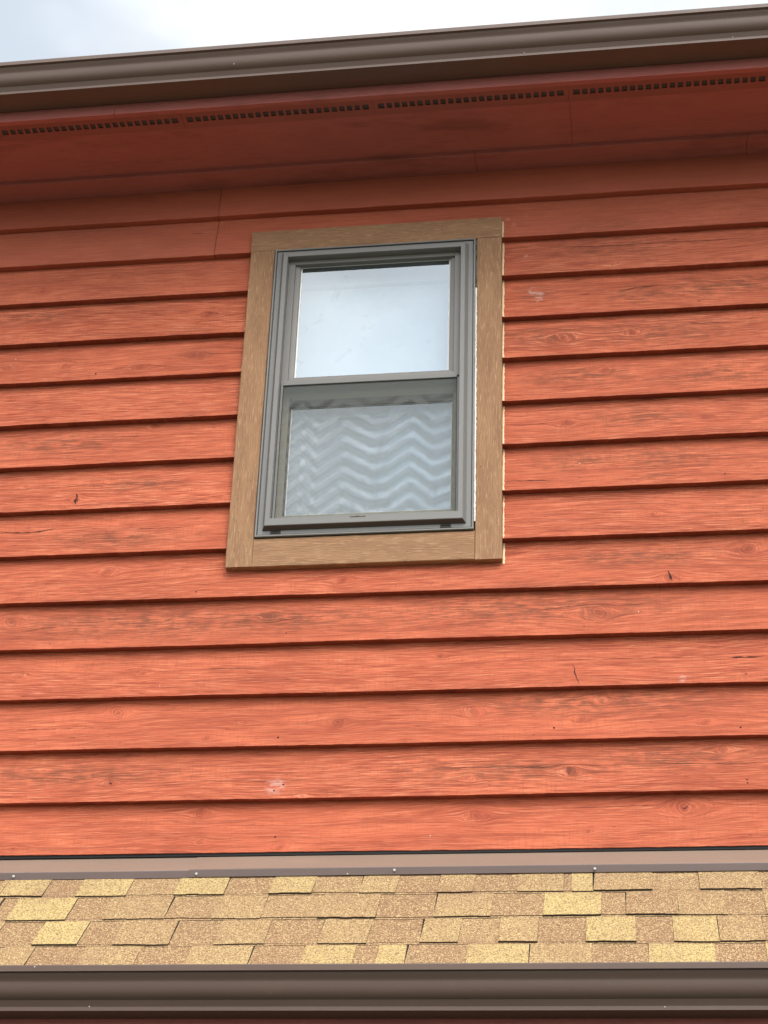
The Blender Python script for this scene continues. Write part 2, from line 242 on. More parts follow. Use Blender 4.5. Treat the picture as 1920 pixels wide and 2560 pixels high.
WHITE=flat('pale_fleck',(.72,.66,.58),.5); CAULKY=flat('yellowed_caulk',(.78,.60,.36),.6); CAULKW=flat('white_caulk',(.74,.74,.68),.5)
BLACK=flat('black_gap',(.012,.012,.012),.8); SPACER=flat('bright_glazing_spacer',(.8,.8,.78),.35)
SCREW=flat('bare_screw',(.50,.50,.46),.4); BLIND=flat('white_roller_blind',(.50,.56,.63),.8); DARKIN=flat('dark_interior',(.05,.05,.05),.9)
def glass():
    m,t,b=mat('reflective_glass'); t.nodes.remove(b)
    g=N(t,'ShaderNodeBsdfGlossy',inp={'Color':(.86,.93,.98,1),'Roughness':.015}); tr=N(t,'ShaderNodeBsdfTransparent',inp={'Color':(.75,.8,.8,1)})
    c=objc(t); n=noise(t,c,1,2,.5,(3,3,3)); bp=N(t,'ShaderNodeBump',inp={'Strength':.12,'Distance':.01}); LK(t,n,bp.inputs['Height']); LK(t,bp.outputs[0],g.inputs['Normal'])
    mx=N(t,'ShaderNodeMixShader',inp={0:GLASSREF}); LK(t,tr.outputs[0],mx.inputs[1]); LK(t,g.outputs[0],mx.inputs[2])
    # faint dried drops and dust on the outside
    du=N(t,'ShaderNodeBsdfDiffuse',inp={0:(.35,.38,.38,1)}); m2=N(t,'ShaderNodeMixShader'); LK(t,MA(t,'ADD',ramp(t,noise(t,c,1,3,.6,(11,11,11)),[(.62,0.),(.75,.16)]),.03),m2.inputs[0])
    LK(t,mx.outputs[0],m2.inputs[1]); LK(t,du.outputs[0],m2.inputs[2])
    LK(t,m2.outputs[0],t.nodes['Material Output'].inputs[0]); return m
GLASS=glass()
def screen_mat():
    "grey mesh whose weave beats against itself in zigzag bands"
    m,t,b=mat('insect_screen_mesh'); c=objc(t); sp=N(t,'ShaderNodeSeparateXYZ'); LK(t,c,sp.inputs[0])
    u=MA(t,'DIVIDE',MA(t,'SUBTRACT',sp.outputs[0],-1.115),.575)        # 0..1 across
    zz=ramp(t,u,[(0,.1),(.10,.62),(.17,.10),(.34,.80),(.51,.22),(.60,.35),(.735,.86),(.86,.25),(1.,.55)],'LINEAR')
    wob=noise(t,c,1,3,.6,(14,14,22)); fz=noise(t,c,1,2,.5,(9,9,9),(3,3,3))
    ph=MA(t,'SUBTRACT',MA(t,'MULTIPLY',sp.outputs[2],17.0),MA(t,'MULTIPLY',zz,1.75)); ph=MA(t,'ADD',ph,MA(t,'MULTIPLY',wob,.5))
    s=MA(t,'SINE',MA(t,'MULTIPLY',ph,6.2832)); band=MA(t,'MULTIPLY_ADD',s,.5,.5); band=MA(t,'POWER',band,1.9); s2=MA(t,'SINE',MA(t,'MULTIPLY',ph,18.85)); band=MA(t,'ADD',band,MA(t,'MULTIPLY',s2,.09)); band=MA(t,'MULTIPLY',band,ramp(t,MA(t,'SUBTRACT',sp.outputs[2],4.),[(.745,1.),(.768,0.)]))
    band=MA(t,'MULTIPLY',band,ramp(t,fz,[(.35,.55),(.6,1.)]))
    dif=N(t,'ShaderNodeBsdfDiffuse',inp={0:(.19,.20,.19,1)}); tr=N(t,'ShaderNodeBsdfTransparent')
    mx=N(t,'ShaderNodeMixShader'); LK(t,MA(t,"SUBTRACT",.49,MA(t,"MULTIPLY",band,.34)),mx.inputs[0]); LK(t,tr.outputs[0],mx.inputs[1]); LK(t,dif.outputs[0],mx.inputs[2])
    t.nodes.remove(b); LK(t,mx.outputs[0],t.nodes['Material Output'].inputs[0]); return m
SCREEN=screen_mat()
def shingle_mat():
    m,t,b=mat('asphalt_shingle_granules'); gc=attr(t,'gc').outputs['Vector']; s=N(t,'ShaderNodeSeparateXYZ'); LK(t,gc,s.inputs[0]); tone=s.outputs[0]
    c=objc(t)
    tint=ramp(t,tone,[(0,(.31,.18,.088)),(.35,(.37,.235,.11)),(.65,(.43,.295,.13)),(.85,(.48,.345,.14)),(1,(.53,.40,.155))])
    v=N(t,'ShaderNodeTexVoronoi',feature='F1',inp={'Scale':330}); LK(t,c,v.inputs['Vector'])
    vs_=N(t,'ShaderNodeSeparateColor'); LK(t,v.outputs['Color'],vs_.inputs[0])
    col=MIX(t,ramp(t,vs_.outputs[0],[(.0,.0),(.55,.0),(.75,.6),(1,.8)]),tint,(.66,.49,.24))
    col=MIX(t,ramp(t,vs_.outputs[1],[(.0,.85),(.22,.6),(.42,.0),(1,0.)]),col,(.15,.07,.035))
    nb=noise(t,c,1,3,.7,(28,28,28),(2,2,2)); col=MIX(t,ramp(t,nb,[(.42,0.),(.62,.35)]),col,MIX(t,.5,col,(.31,.185,.095))); n=noise(t,c,1,3,.6,(5,5,5)); col=MIX(t,ramp(t,n,[(.5,0.),(.75,.3)]),col,(.25,.13,.08))
    LK(t,col,b.inputs['Base Color']); b.inputs['Roughness'].default_value=.95
    bump(t,MA(t,'ADD',vs_.outputs[2],v.outputs['Distance']),b,.8,.002); return m
SHING=shingle_mat(); SHEDGE=flat('shingle_cut_edge',(.038,.030,.020),.95)

# ---------------------------------------------------------------- siding grid
XA,XB=-7.2,5.6
house=empty('red_house',(0,0,0)); tag(house,'red clapboard house wall with tan-trimmed window under brown-guttered eaves','house')
KNA=np.array(KN+[(rnd.uniform(-2.2,.6),rnd.uniform(3.2,5.6),rnd.uniform(.004,.009)) for _ in range(7)])
def lapz(k,x):
    if k<0: return 5.7395
    a=LAP[k]; return a[1]+(a[3]-a[1])*(x-a[0])/(a[2]-a[0])
sid_v=[];sid_q=[];sid_gc=[];sid_kn=[]; sid_sm=[]; nv=0
ROW_T=np.array([0,.012,.03,.06,.1,.14]+list(np.linspace(.18,.95,15))+[1.0,1.045])
def board(k,x0,x1,seed,dy=0.):
    global nv
    r=np.random.RandomState(seed)
    fa,fb=max(x0,-2.5),min(x1,.9); xs=[]
    if x0<fa: xs+=list(np.linspace(x0,fa,12)[:-1])
    if fb>fa: xs+=list(np.linspace(fa,fb,max(2,int((fb-fa)/.0065))))
    if x1>fb: xs+=list(np.linspace(fb,x1,12)[1:])
    xs=np.array(xs); n=len(xs)
    z0=np.array([lapz(k,x) for x in xs]); z1=np.array([lapz(k-1,x) for x in xs])
    def rn(sc,am):
        g=np.arange(-10,10,sc); return np.interp(xs,g,r.uniform(-am,am,len(g)))
    e0=rn(.35,.0010)+rn(.03,.0006)+rn(.008,.0004); yv=rn(.6,.0012)
    rows=[]
    # butt: back of underside, front of underside, then rounded nose, then face
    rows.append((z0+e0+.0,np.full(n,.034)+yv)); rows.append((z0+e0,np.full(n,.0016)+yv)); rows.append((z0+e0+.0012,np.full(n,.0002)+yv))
    for tt in ROW_T[1:]:
        z=z0+(z1-z0)*tt; z=np.where(tt<.1,np.maximum(z,z0+e0+.0018),z); rows.append((z,yv+.027*tt))
    Z=np.array([q[0] for q in rows]); Y=np.array([q[1] for q in rows])+dy; X=np.repeat(xs[None,:],len(rows),0)
    zz=Z.copy(); bo=r.uniform(-40,40)
    gz=Z.copy(); kd=np.full(Z.shape,9.)
    zmid=Z.mean()
    for kx,kz,kr in KNA:
        if abs(kz-zmid)>.13: continue
        dx=X-kx; dz=Z-kz; d2=(dx/2.3)**2+dz**2; R2=(kr*1.35)**2
        gz-= dz*R2/np.maximum(d2,R2)*.95
        kd=np.minimum(kd,np.sqrt((dx/(1.05+kr*14))**2+(dz+dx*.35*math.sin(kx*50))**2)/kr)
    gz+= .012*np.sin(X*r.uniform(.8,2)+r.uniform(0,6))+.004*np.sin(X*r.uniform(4,8)+r.uniform(0,6))
    gz+= .06*(X-r.uniform(-2,1))*r.uniform(-.25,.25)
    wear=np.full(Z.shape,.10)+ .25*np.clip((X+.35)/.9,0,1)*(Z>4.1)
    for a,b_,sx,sz in WT: wear=np.maximum(wear,1.1*np.exp(-((X-a)/(sx*1.1))**2-((Z-b_)/(sz*1.0))**2))
    pale=np.zeros(Z.shape)
    for a,b_,s in PL: pale=np.maximum(pale,np.exp(-((X-a)/s)**2*1.2-((Z-b_)/(s))**2*1.2))
    pale[0:2]=-1  # negative flag: underside rows that get the painted shade
    # smudges of caulk beside the trim
    gcv=np.stack([X+bo,np.full(Z.shape,seed*.137),gz+bo*.7],-1)
    knv=np.stack([kd,wear,pale],-1)
    idx=np.arange(Z.size).reshape(Z.shape)+nv
    q=np.stack([idx[:-1,:-1],idx[:-1,1:],idx[1:,1:],idx[1:,:-1]],-1).reshape(-1,4)
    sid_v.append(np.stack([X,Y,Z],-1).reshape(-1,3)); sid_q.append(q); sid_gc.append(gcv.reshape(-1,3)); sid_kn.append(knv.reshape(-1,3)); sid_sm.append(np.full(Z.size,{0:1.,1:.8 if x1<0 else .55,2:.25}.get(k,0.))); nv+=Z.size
    # end caps so that butt joints read as thick boards
    return
JX=-1.4145
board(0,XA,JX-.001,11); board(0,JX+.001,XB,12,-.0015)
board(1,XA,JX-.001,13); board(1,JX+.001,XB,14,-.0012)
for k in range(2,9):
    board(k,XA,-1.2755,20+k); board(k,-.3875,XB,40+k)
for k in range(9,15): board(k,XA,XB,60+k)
V=np.concatenate(sid_v).astype(np.float32);Q=np.concatenate(sid_q)
me=bpy.data.meshes.new('siding'); me.from_pydata(V.tolist(),[],Q.tolist())
for nm,a in (('gc',sid_gc),('kn',sid_kn)):
    at=me.attributes.new(nm,'FLOAT_VECTOR','POINT'); at.data.foreach_set('vector',np.concatenate(a).astype(np.float32).ravel())
at=me.attributes.new('sm','FLOAT','POINT'); at.data.foreach_set('value',np.concatenate(sid_sm).astype(np.float32))
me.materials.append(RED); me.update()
siding=bpy.data.objects.new('siding',me); scene.collection.objects.link(siding); siding.parent=house
def face_y(x,z):
    for k in range(15):
        a=lapz(k,x)
        if z>=a: return .027*(z-a)/(lapz(k-1,x)-a)
    return 0.
CR+=[([(-1.8125,4.447),(-1.808,4.432),(-1.812,4.418),(-1.8085,4.402)],7),([(-1.806,4.425),(-1.8035,4.413)],5),([(.126,4.082),(.131,4.064),(.135,4.046)],7),([(-1.585,3.428),(-1.579,3.418)],6),([(.150,3.327),(.138,3.316),(.128,3.322)],2.5)]
# open cracks, nails and flecks on the boards
for pts,w in CR:
    cr=MB()
    w=w*.00052; dense=[]
    for (a,b_),(c,d) in zip(pts[:-1],pts[1:]):
        n=max(2,int(math.hypot(c-a,d-b_)/.012))
        dense+=[(a+(c-a)*i/n,b_+(d-b_)*i/n) for i in range(n)]
    dense.append(pts[-1]); m_=len(dense); v=[];
    vert=abs(pts[0][1]-pts[-1][1])>abs(pts[0][0]-pts[-1][0])
    for i,(x,z) in enumerate(dense):
        j=rnd.uniform(-.0009,.0009); ww=w*(.35+rnd.random()*.9)*min(1,4*min(i,m_-1-i)/m_+.15)
        y=face_y(x,z)-.0012
        if vert: v+=[(x+j-ww,y,z),(x+j+ww,y,z)]
        else: v+=[(x,y,z+j-ww),(x,y,z+j+ww)]
    cr.add(v,[(2*i,2*i+1,2*i+3,2*i+2) for i in range(m_-1)])
    cr.build('crack',CRACK,siding)
PIN=flat('stained_nail_head',(.42,.085,.05),.6)
for x,z,t_ in NL:
    y=face_y(x,z)+.0002; nh=MB()
    if t_==0: nh.dome((x,y,z),.0042,.0018,mi=0)
    elif t_==1: nh.dome((x,y,z),.0031,.0009)
    else: nh.dome((x,y,z),.0017,.0012)
    nh.build(('nail_head','nail_hole','paint_fleck')[t_],(PIN,HOLE,WHITE)[t_],siding)
# ---------------------------------------------------------------- wall backing and room
wb=MB(); y0,y1=.034,.16
wb.box(XA,-1.19,y0,y1,2.62,6.0); wb.box(-.472,XB,y0,y1,2.62,6.0); wb.box(-1.19,-.472,y0,y1,2.62,4.235); wb.box(XA+.15,XB-.15,1.8,1.95,0,2.6); wb.box(-1.19,-.472,y0,y1,5.395,6.0)  # lower wall set back out of view to keep red bounce off the gutter
wb.box(XA,XA+.15,.16,7,0,6.0); wb.box(XB-.15,XB,.16,7,0,6.0); wb.box(XA,XB,7,7.15,0,6.0)
wb.build('wall',SMOOTH_RED,house)
rm=MB(); rm.box(-1.6,-.1,1.2,1.22,3.9,5.7); rm.box(-1.6,-1.58,.17,1.2,3.9,5.7); rm.box(-.12,-.1,.17,1.2,3.9,5.7); rm.box(-1.6,-.1,.17,1.2,5.68,5.7); rm.box(-1.6,-.1,.17,1.2,3.9,3.92)
# ---------------------------------------------------------------- window
win=empty('window',(0,0,0)); win.parent=house
def trim(x0,x1,z0,z1,vertical,seed):
    mb=MB(); n=24; ch=.002; y0,y1=-.012,.026
    r=random.Random(seed); L=(z1-z0) if vertical else (x1-x0)
    prof=[(0,y1),(0,y0+ch),(ch,y0),(1,y0),(2,y0+ch),(2,y1)]
    v=[];W=(x1-x0) if vertical else (z1-z0)
    for i in range(n+1):
        s_=i/n; j0=r.uniform(-.0006,.0006); j1=r.uniform(-.0006,.0006)
        for a,y in prof:
            w_={0:0,ch:ch,1:W-ch,2:W}[a]; w_=w_+(j0 if a in(0,ch) else j1)
            v.append((x0+w_,y,z0+s_*L) if vertical else (x0+s_*L,y,z0+w_))
    k=len(prof); f=[(i*k+j,i*k+j+1,(i+1)*k+j+1,(i+1)*k+j) for i in range(n) for j in range(k-1)]
    f+=[tuple(range(k)),tuple(range(n*k,n*k+k))]
    mb.add(v,f); o=mb.build('trim_board',TAN,win)
    me=o.data; at=me.attributes.new('gc','FLOAT_VECTOR','POINT'); co=np.array([p.co[:] for p in me.vertices])
    if vertical: g=np.stack([co[:,2]+seed*3,co[:,1]*0+seed,co[:,0]+co[:,1]*.7+seed],-1)
    else: g=np.stack([co[:,0]+seed*3,co[:,1]*0+seed,co[:,2]+co[:,1]*.7+seed],-1)
    at.data.foreach_set('vector',g.astype(np.float32).ravel()); return o
FX0,FX1,FZ0,FZ1=-1.186,-.4765,4.2405,5.3895
trim(-1.277,-.3868,5.3932,5.482,False,1)
trim(-1.277,-1.1895,4.138,5.3922,True,2); trim(-.4725,-.3868,4.1345,5.3922,True,3)
trim(-1.1885,-.4735,4.136,4.2375,False,4)
fr=MB()
def P_(i,y,t=None,b=None): return (i,i,i if t is None else t,i if b is None else b,y)
fr.ring((FX0,FX1,FZ0,FZ1),[P_(0,.06),P_(0,-.019),P_(.0012,-.020),P_(.0050,-.020),P_(.006,-.019),P_(.006,-.010),P_(.0085,-.010),P_(.0085,-.0145),P_(.0095,-.0155),P_(.024,-.0155,.022,.022)])
fr.ring((FX0,FX1,FZ0,FZ1),[P_(.0241,-.0155,.022,.022),P_(.033,-.034,.028,.031)]); fr.m[-4]=1  # bottom step takes the dark slot: shade on its down-facing slope, painted
fr.ring((FX0,FX1,FZ0,FZ1),[P_(.033,-.034,.028,.031),P_(.0345,-.0355,.030,.033),P_(.0485,-.0355,.044,.057),P_(.0495,-.0345,.045,.058),P_(.050,-.031,.0455,.0585),P_(.0505,.06,.046,.059)])
fr.build('frame',[FRAME,FRAMEDK],win)
# black shadow gap packing between frame and trim
gp=MB(); gp.ring((-1.1892,-.4728,4.2375,5.3925),[P_(0,.0),P_(.0035,.0)]); gp.build('sealant_gap',BLACK,win)
IX0,IX1,IZ0,IZ1=FX0+.0505,FX1-.0505,FZ0+.059,FZ1-.046
us=MB(); UZ0=4.8315
us.ring((IX0,IX1,UZ0,IZ1),[P_(.0,.03),P_(.0,-.008),P_(.0215,-.008,.015,.013),P_(.0222,-.0072,.0157,.0137),P_(.0224,.001,.0157,.0138),P_(.030,.002,.0157,.024),P_(.0385,.004,.0157,.0295),P_(.040,.013,.016,.031)])
us.build('upper_sash',SASH,win)
sp=MB(); sp.ring((IX0+.040,IX1-.040,UZ0+.031,IZ1-.016),[P_(-.002,.0125),P_(.0045,.0138,.002,.003)]); sp.build('glazing_spacer',SPACER,win)
gl=MB(); gl.add([(IX0+.038,.0145,UZ0+.03),(IX1-.038,.0145,UZ0+.03),(IX1-.038,.0145,IZ1-.014),(IX0+.038,.0145,IZ1-.014)],[(0,1,2,3)]); gl.build('glass_pane',GLASS,win)
# lower sash, set back behind the screen
ls=MB()
ls.ring((IX0,IX1,IZ0,4.842),[P_(0,.075),P_(0,.030),P_(.006,.030),P_(.022,.031,.030,.040),P_(.0235,.033,.032,.0415),P_(.030,.044,.060,.050)])
ls.build('lower_sash',OLIVE,win)
ld=MB(); ld.box(IX0+.028,IX1-.028,.040,.048,4.764,4.8115,.001); ld.box(IX0+.0235,IX0+.030,.034,.046,IZ0+.045,4.80,.001); ld.build('sash_rail',FRAMEDK,win)
gl=MB(); gl.add([(IX0+.029,.0485,IZ0+.045),(IX1-.029,.0485,IZ0+.045),(IX1-.029,.0485,4.79),(IX0+.029,.0485,4.79)],[(0,1,2,3)]); gl.build('glass_pane',GLASS,win)
sp=MB(); sp.ring((IX0+.030,IX1-.030,IZ0+.050,4.765),[P_(0,.046),P_(.0035,.0478,.002,.003)]); sp.build('glazing_spacer',SPACER,win)
sc=MB(); sc.add([(IX0+.006,-.005,IZ0+.006),(IX1-.006,-.005,IZ0+.006),(IX1-.006,-.005,UZ0-.006),(IX0+.006,-.005,UZ0-.006)],[(0,1,2,3)]); sc.build('insect_screen',SCREEN,win)
sf=MB(); sf.ring((IX0+.0004,IX1-.0004,IZ0+.0004,UZ0-.001),[P_(0,.002),P_(0,-.009),P_(.0012,-.0105),P_(.0065,-.0105),P_(.008,-.009),P_(.008,-.004)]); sf.build('screen_frame',FRAME,win)
sg=MB(); sg.ring((IX0,IX1,IZ0,UZ0),[P_(.0086,-.0055),P_(.0102,-.0055)]); sg.build('spline',BLACK,win)
bl=MB(); bl.box(-1.17,-.49,.105,.110,4.25,5.32); bl.box(-1.17,-.49,.085,.113,5.295,5.36,.002); bl.box(-1.17,-.49,.085,.1,4.745,4.77,.002); bl.build('roller_blind',BLIND,win)
# weep slots, clips and keepers on the sill
def slot(xc,z,w,y,h=.006):
    o=MB(); o.ring((xc-w/2-.0035,xc+w/2+.0035,z-h/2-.003,z+h/2+.003),[P_(0,y),P_(.0015,y-.0025),P_(.0030,y-.0025),P_(.0035,y+.001)]); f_=o.build('weep_slot',FRAMEDK,win)
    o=MB(); o.box(xc-w/2,xc+w/2,y-.0006,y+.001,z-h/2,z+h/2); o.build('slot_opening',BLACK,f_)
slot(-1.118,4.2565,.028,-.0158); slot(-.566,4.2565,.028,-.0158)
for xc in(-1.062,-.626):
    o=MB(); o.box(xc-.009,xc+.009,-.029,-.020,4.2705,4.2745,.0015); o.dome((xc+.004,-.029,4.2725),.002,.0015); o.build('sill_clip',SCREW,win)
o=MB(); o.box(-.872,-.822,-.0375,-.034,4.2915,4.2975,.001); o.box(-.851,-.846,-.039,-.037,4.293,4.297,.0008); o.build('screen_tab',SASH,win)
for z in(UZ0-.004,IZ0+.004):
    o=MB(); o.box(IX1-.010,IX1-.002,-.013,-.009,z-.0028,z+.0028,.0005); o.build('screen_latch',BLACK,win)
# caulk beads
def bead(pts,r,mt,name,seed,gap=0.,parent=win):
    rr=random.Random(seed); mb=MB(); n=10
    for (x0,y0,z0),(x1,y1,z1) in pts:
        L=abs(z1-z0)+abs(x1-x0); k=max(2,int(L/.006)); prev=None; v=[];segs=[]
        for i in range(k+1):
            s_=i/k; q=r*(.75+rr.random()*.45); j=rr.uniform(-.0007,.0007)
            if rr.random()<gap: q*=.25
            segs.append((x0+(x1-x0)*s_+j,y0+(y1-y0)*s_,z0+(z1-z0)*s_,q))
        for x,y,z,q in segs:
            for a in range(n): v.append((x+math.cos(a*6.2832/n)*q,y+math.sin(a*6.2832/n)*q*.7,z))
        mb.add(v,[(i*n+a,i*n+(a+1)%n,(i+1)*n+(a+1)%n,(i+1)*n+a) for i in range(k) for a in range(n)])
    return mb.build(name,mt,parent,smooth=True)
def lapped(xc,lo,hi,r,frac=1.,seed=1,start=0.):
    out=[]
    for k in range(0,10):
        a=lapz(k,xc)+.002; b_=lapz(k-1,xc)-.003; a2=max(a,lo); b2=min(b_,hi)
        if b2-a2<.02: continue
        b2=a2+(b2-a2)*frac; out.append(((xc,face_y(xc,a2)+.001,a2),(xc,face_y(xc,b2)+.001,b2)))
    return out
for i_,s_ in enumerate(lapped(-.3835,4.128,5.478,0)): bead([s_],.0042,CAULKY,'caulk_bead',50+i_)
for i_,s_ in enumerate(lapped(-1.2785,4.15,5.46,0,.5)): bead([s_],.0026,CAULKY,'caulk_bead',6+i_,.3)
bead([((-.4735,-.014,4.27),(-.4738,-.014,5.18))],.0031,CAULKW,'caulk_bead',7,.0)
bead([((-.4735,-.0125,5.18),(-.4735,-.0125,5.385))],.0020,flat('dirty_caulk',(.16,.16,.14),.6),'caulk_bead',8,.5)
# ---------------------------------------------------------------- eaves
EX0,EX1=XA-.3,XB+.3
sf_=MB()
SJ=[EX0,-5.0,-2.57,-.1304,2.31,4.8,EX1]
VG=[-1.476-.6715*k for k in range(9,0,-1)]+[-1.476,-.8016,-.133,.5385]+[.5385+.6715*k for k in range(1,9)]
VY0,VY1=-.378,-.302     # vent strip lies near the fascia (y from the wall)
for a,b_ in zip(SJ[:-1],SJ[1:]):
    sf_.box(a+.0005,b_-.0005,VY1,.034,5.7330,5.745)
    sf_.box(a+.0005,b_-.0005,-.43,VY0,5.7330,5.745)
soff=sf_.build('soffit',SMOOTH_RED,house)
# vent strips with punched openings: bars round each opening
VENT=metal('painted_vent_strip',(.31,.10,.078),.65,.2,dirt=(.2,.09,.07))
SQ0,SQ1=-.3555,-.3305
for a,b_ in zip(VG[:-1],VG[1:]):
    if b_<-3.2 or a>1.9: continue
    mb=MB(); z0,z1=5.7305,5.7322; n=24; x0,x1=a+.0005,b_-.0005
    mb.box(x0,x1,VY0-.004,SQ0,z0,z1); mb.box(x0,x1,SQ1,VY1+.004,z0,z1)
    m0=.0155; p=(x1-x0-2*m0)/n
    mb.box(x0,x0+m0,SQ0,SQ1,z0,z1); mb.box(x1-m0,x1,SQ0,SQ1,z0,z1)
    for i in range(n-1):
        xx=x0+m0+(i+1)*p; mb.box(xx-.0045,xx+.0045,SQ0,SQ1,z0,z1)
    vo=mb.build('vent_strip',VENT,soff)
vb=MB(); vb.box(EX0,EX1,VY0+.003,VY1-.003,5.7350,5.7352); vb.build('vent_mesh',flat('vent_insect_mesh',(.085,.075,.075),.9),soff)
# trim board lying flat against soffit and wall, board butt joints at two places
BJ=[EX0,-2.9,-.4757,.4725,3.,EX1]
for a,b_ in zip(BJ[:-1],BJ[1:]):
    mb=MB(); mb.sweep([(-.076,5.7328),(-.077,5.718),(-.075,5.7145),(.034,5.7140)],a+.0008,b_-.0008); mb.build('soffit_trim',SMOOTH_RED,house)
# fascia
FJ=[EX0,-4.1,-1.6933,1.9,EX1]
for a,b_ in zip(FJ[:-1],FJ[1:]):
    mb=MB(); mb.box(a+.0008,b_-.0008,-.432,-.412,5.699,5.86); mb.build('fascia_board',SMOOTH_RED,house)
_sm=lambda t: 0 if t<0 else 1 if t>1 else t*t*(3-2*t)
KP=[(0,0),(0,.0145),(-.0015,.0175),(.0012,.0185),(0,.0205)]+[(-.029*(1-math.exp(-(v-.021)/.0145))-.0085*_sm((v-.066)/.022),v) for v in np.linspace(.0215,.088,30)]+[(-.0415,.0893),(-.0455,.0903),(-.0455,.104),(-.0445,.1065),(-.041,.107),(-.039,.1045)]
def gutter(yf,zf,depth,name='gutter'):
    back=yf+depth
    prof=[(back,zf+.11),(back,zf+.002),(back-.002,zf)]+[(yf+dy,zf+dz) for dy,dz in KP]+[(yf-.036,zf+.100),(yf-.02,zf+.05),(yf+.003,zf+.004),(back-.004,zf+.004),(back-.003,zf+.11)]
    g=MB(); g.sweep(prof,EX0-.02,EX1+.02,closed=True,ends=True,step=.15,wob=.0004); return g
gu=gutter(-D+4.396+D-D,5.74,.09) if False else gutter(4.396-4.9213,5.740,.092)
gutU=gu.build('gutter',BROWN,house)
# main roof behind the gutter
SLATE=SHING
rf=MB(); rf.sweep([(-.50,5.853),(-.50,5.862),(3.5,7.75),(7.6,5.82),(7.6,5.80),(3.5,7.72)],EX0,EX1,closed=True,ends=True)
ro=rf.build('roof',SHEDGE,house)
dg=MB(); dg.sweep([(-.410,5.8602),(-.482,5.8490),(-.484,5.838)],EX0,EX1); dg.build('drip_edge',BROWN,house)
# ---------------------------------------------------------------- lower roof
low=empty('lower_roof',(0,0,0)); low.parent=house
AZ=-3.3585   # plane z_rel = AZ + Y  (Y from camera)
def rp(Y,off=0.): return (Y-D-off*.7071, AZ+Y+H+off*.7071)
# courses from top (under the flashing) to the eave; Y of each butt edge
YB=[4.783,4.686,4.589,4.492]; YT=[4.872]+YB
dk=MB(); dk.sweep([rp(4.955,-.012),rp(4.49,-.012),rp(4.50,-.03),rp(4.96,-.03)],XA,XB,closed=True,ends=True); dk.build('roof_deck',SHEDGE,low)
TT=[T0,T1,T2,T3]; TONE={'b':(0.,0),'t0':(.36,0),'t':(.48,1),'y':(.86,1),'Y':(1.,1),'s':(.12,1)}
shm=MB()
for ci in range(4):
    yb,yt=YB[ci],YT[ci]; lst=list(TT[ci]); x=lst[0][0]; pre=[]
    r=random.Random(90+ci)
    while x>XA: x-=r.uniform(.09,.17); pre.append((x,r.choice(['b','t','t','b','y','t0','Y'])))
    lst=pre[::-1]+lst; x=lst[-1][0]+.12
    while x<XB: lst.append((x,r.choice(['b','t','t','b','y','t0','Y']))); x+=r.uniform(.09,.17)
    lst.append((XB+.1,None)); base=.0045+.0
    wv=lambda x,ci=ci: .0012*math.sin(x*5+ci*2)+.0008*math.sin(x*13+ci)
    for (xa,k),(xb,_) in zip(lst[:-1],lst[1:]):
        tone,up=TONE[k]; tone=min(1,max(0,tone+r.uniform(-.12,.12))); o0=.0
        # lower laminate everywhere, upper laminate tooth where raised
        lo=.004; hi=.0080 if up else .0045
        n=max(1,int((xb-xa)/.03)); g=.0009 if up else -.001
        sk=r.uniform(-.004,.004); lift=r.uniform(-.001,.0016)
        for i in range(n):
            a=xa+g+(xb-xa-2*g)*i/n; b_=xa+g+(xb-xa-2*g)*(i+1)/n; v=[]
            yb2=yb-(.0 if up else -.0035)+r.uniform(-.0012,.0012)
            for xx in(a,b_):
                e=wv(xx); s_=sk if (i in(0,) and xx==a) or (i==n-1 and xx==b_) else 0
                v+=[(xx,)+rp(yb2+e,-.001),(xx,)+rp(yb2+e,hi+lift),(xx-s_,)+rp(yt+.012,hi*.25+.0005)]
            v2=[(xx,yy,zz) for xx,yy,zz in v]
            shm.add([v2[1],v2[4],v2[5],v2[2]],[(0,1,2,3)],0,gc=(tone,up,r.random()))
            shm.add([v2[0],v2[3],v2[4],v2[1]],[(0,1,2,3)],1,gc=(tone,up,0))
            if i==0: shm.add([v2[0],v2[1],v2[2],(xa,)+rp(yt,-.002)],[(0,1,2,3)],1,gc=(tone,up,0))
            if i==n-1: shm.add([v2[3],v2[4],v2[5],(xb,)+rp(yt,-.002)],[(0,1,2,3)],1,gc=(tone,up,0))
    # lower laminate line that peeps out under the teeth
    st=MB(); 
    xs=np.arange(XA,XB,.06)
    v=[]; 
    for xx in xs: v+=[(xx,)+rp(yb+wv(xx)-.0032+.0006*math.sin(xx*31),.0035),(xx,)+rp(yb+wv(xx)-.0032+.0006*math.sin(xx*31),-.002),(xx,)+rp(yb+.02,.0032)]
    m_=len(xs); f=[(3*i,3*i+3,3*i+5,3*i+2) for i in range(m_-1)]
    shm.add(v,f,0,gc=(.1,0,0)); shm.add(v,[(3*i+1,3*i+4,3*i+3,3*i) for i in range(m_-1)],1,gc=(.1,0,0))
sh=shm.build('shingles',[SHING,SHEDGE],low,recalc=False)
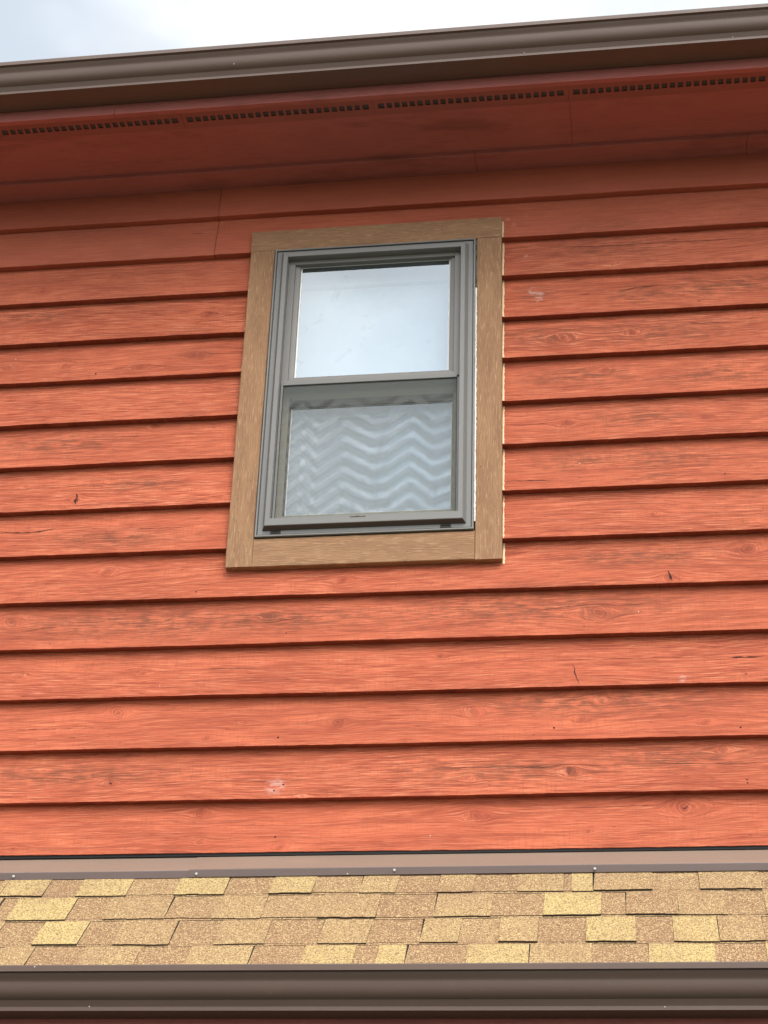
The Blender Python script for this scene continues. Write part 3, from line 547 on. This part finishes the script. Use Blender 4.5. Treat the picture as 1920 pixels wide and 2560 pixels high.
# apron flashing: sloped leaf, folded lip, lapped joint
HEM=metal('shaded_brown_hem',(.150,.110,.100),.5)  # darker than the leaf: shade of the steep lip put into its colour
def apr(x0,x1,off):
    mb=MB(); o=off
    mb.sweep([(.036,3.245),(.031,3.2035+o),(-.0700,3.1240+o),(-.0718-o,3.1222+o)],x0,x1,step=.1,wob=.0006)
    ob=mb.build('flashing',APRON,low); hm=MB(); hm.sweep([(-.0718-o,3.1222+o),(-.0724-o,3.1205+o),(-.0690-o,3.1010+o),(-.066,3.1010+o)],x0,x1,step=.1,wob=.0006); hm.build('folded_hem',HEM,ob); return ob
fl=apr(XA,-1.279,.0); fl2=apr(-1.292,XB,.0018)
sk_=MB()
for x,z in((-1.2697,3.1175),(-.6906,3.1215),(-.1222,3.1185),(-.8257,3.112),(-1.82,3.1165),(.46,3.1205)):
    sk_=MB(); s0=.0042 if z>3.115 else .0024; sk_.dome((x,-.0742,z-.007),s0,.0026,(0,-1,.0)); sk_.build('screw_head',SCREW,fl2)
bt=MB(); bt.box(XA,XB,.004,.033,3.1885,3.2005); bt.build('starter_strip',BLACK,house)
gl_=gutter(4.420-4.9213,2.621,.092).build('gutter',BROWN,low)
de=MB(); de.sweep([rp(4.56,.0),rp(4.497,.0015),(4.494-D,2.722)],XA,XB); de.build('drip_edge',BROWN,low)
fb=MB(); fb.box(EX0,EX1,-.412,-.392,2.585,2.73); fb.build('fascia_board',SMOOTH_RED,low)
sb=MB(); sb.box(EX0,EX1,-.392,1.8,2.60,2.612); sb.build('added_porch_ceiling',flat('dark_added_ceiling',(.06,.03,.025),.8),low)  # unseen dark ceiling, added to cut bounce under the gutter
for x,y,z in((-1.41,4.420-D-.001,2.631),(-1.55,4.366-D,2.72),(.05,4.420-D-.001,2.628)): fk=MB(); fk.dome((x,y,z),.0015,.001); fk.build('paint_fleck',WHITE,gl_)
for x,y,z in((-.27,4.396-D-.001,5.752),(-1.25,4.37-D,5.775),(.41,4.396-D-.001,5.751)): fk=MB(); fk.dome((x,y,z),.0017,.001); fk.build('paint_fleck',WHITE,gutU)
# ---------------------------------------------------------------- ground and bare trees the panes reflect
gm,gt,gb=mat('dark_lawn'); gcx=objc(gt); LK(gt,MIX(gt,noise(gt,gcx,1,5,.6,(2,2,2)),(.045,.05,.03),(.09,.09,.06)),gb.inputs['Base Color']); gb.inputs['Roughness'].default_value=.95
g=MB(); g.add([(-400,-400,0),(400,-400,0),(400,400,0),(-400,400,0)],[(0,1,2,3)]); tag(g.build('ground',gm),kind='structure')
BARK=flat('grey_bark',(.09,.075,.06),.9)
def tree(x,y,h,seed,label):
    r=random.Random(seed); root=empty('bare_tree',(x,y,0)); tag(root,label,'tree',None); tr=MB(); cb=MB()
    def br(p,d,L,rad,lev,mb):
        n=4; q=p
        for i in range(n):
            d=(d+Vector((r.uniform(-.13,.13),r.uniform(-.13,.13),r.uniform(-.02,.12)))).normalized()
            q2=q+d*L/n; r0=rad*(1-.6*i/n); r1=rad*(1-.6*(i+1)/n); mb.tube(q,q2,r0,r1,6 if lev<2 else 3); q=q2
            if lev<4:
                for _ in range((2 if lev==1 else 1) if lev else (0 if i<1 else 4)):
                    a=r.uniform(0,6.28); s_=d.orthogonal().normalized(); s_.rotate(Matrix.Rotation(a,3,d)); nd=(d*.75+s_*.75+Vector((0,0,.25))).normalized()
                    br(q,nd,L*r.uniform(.45,.62),r1*.6,lev+1,cb)
        if lev<4: br(q,d,L*.55,rad*.4,lev+1,cb)
    br(Vector((0,0,0)),Vector((0,0,1)),h*.62,.24,0,tr)
    top=max(v[2] for v in cb.v+tr.v); k_=h/top
    for q_ in (tr,cb): q_.v=[(v[0]*.8,v[1]*.8,v[2]*k_) for v in q_.v]
    tr.build('trunk',BARK,root); cb.build('crown',BARK,root)
tree(-4.5,-17.5,15.2,4,'tallest bare tree whose twigs reflect at the left foot of the lower window pane')
tree(-2.7,-16.5,14.9,9,'shorter bare tree whose twigs reflect at the right foot of the lower window pane')
tree(-3.6,-18.5,14.7,23,'middle bare tree whose twigs reflect at the centre foot of the lower pane')
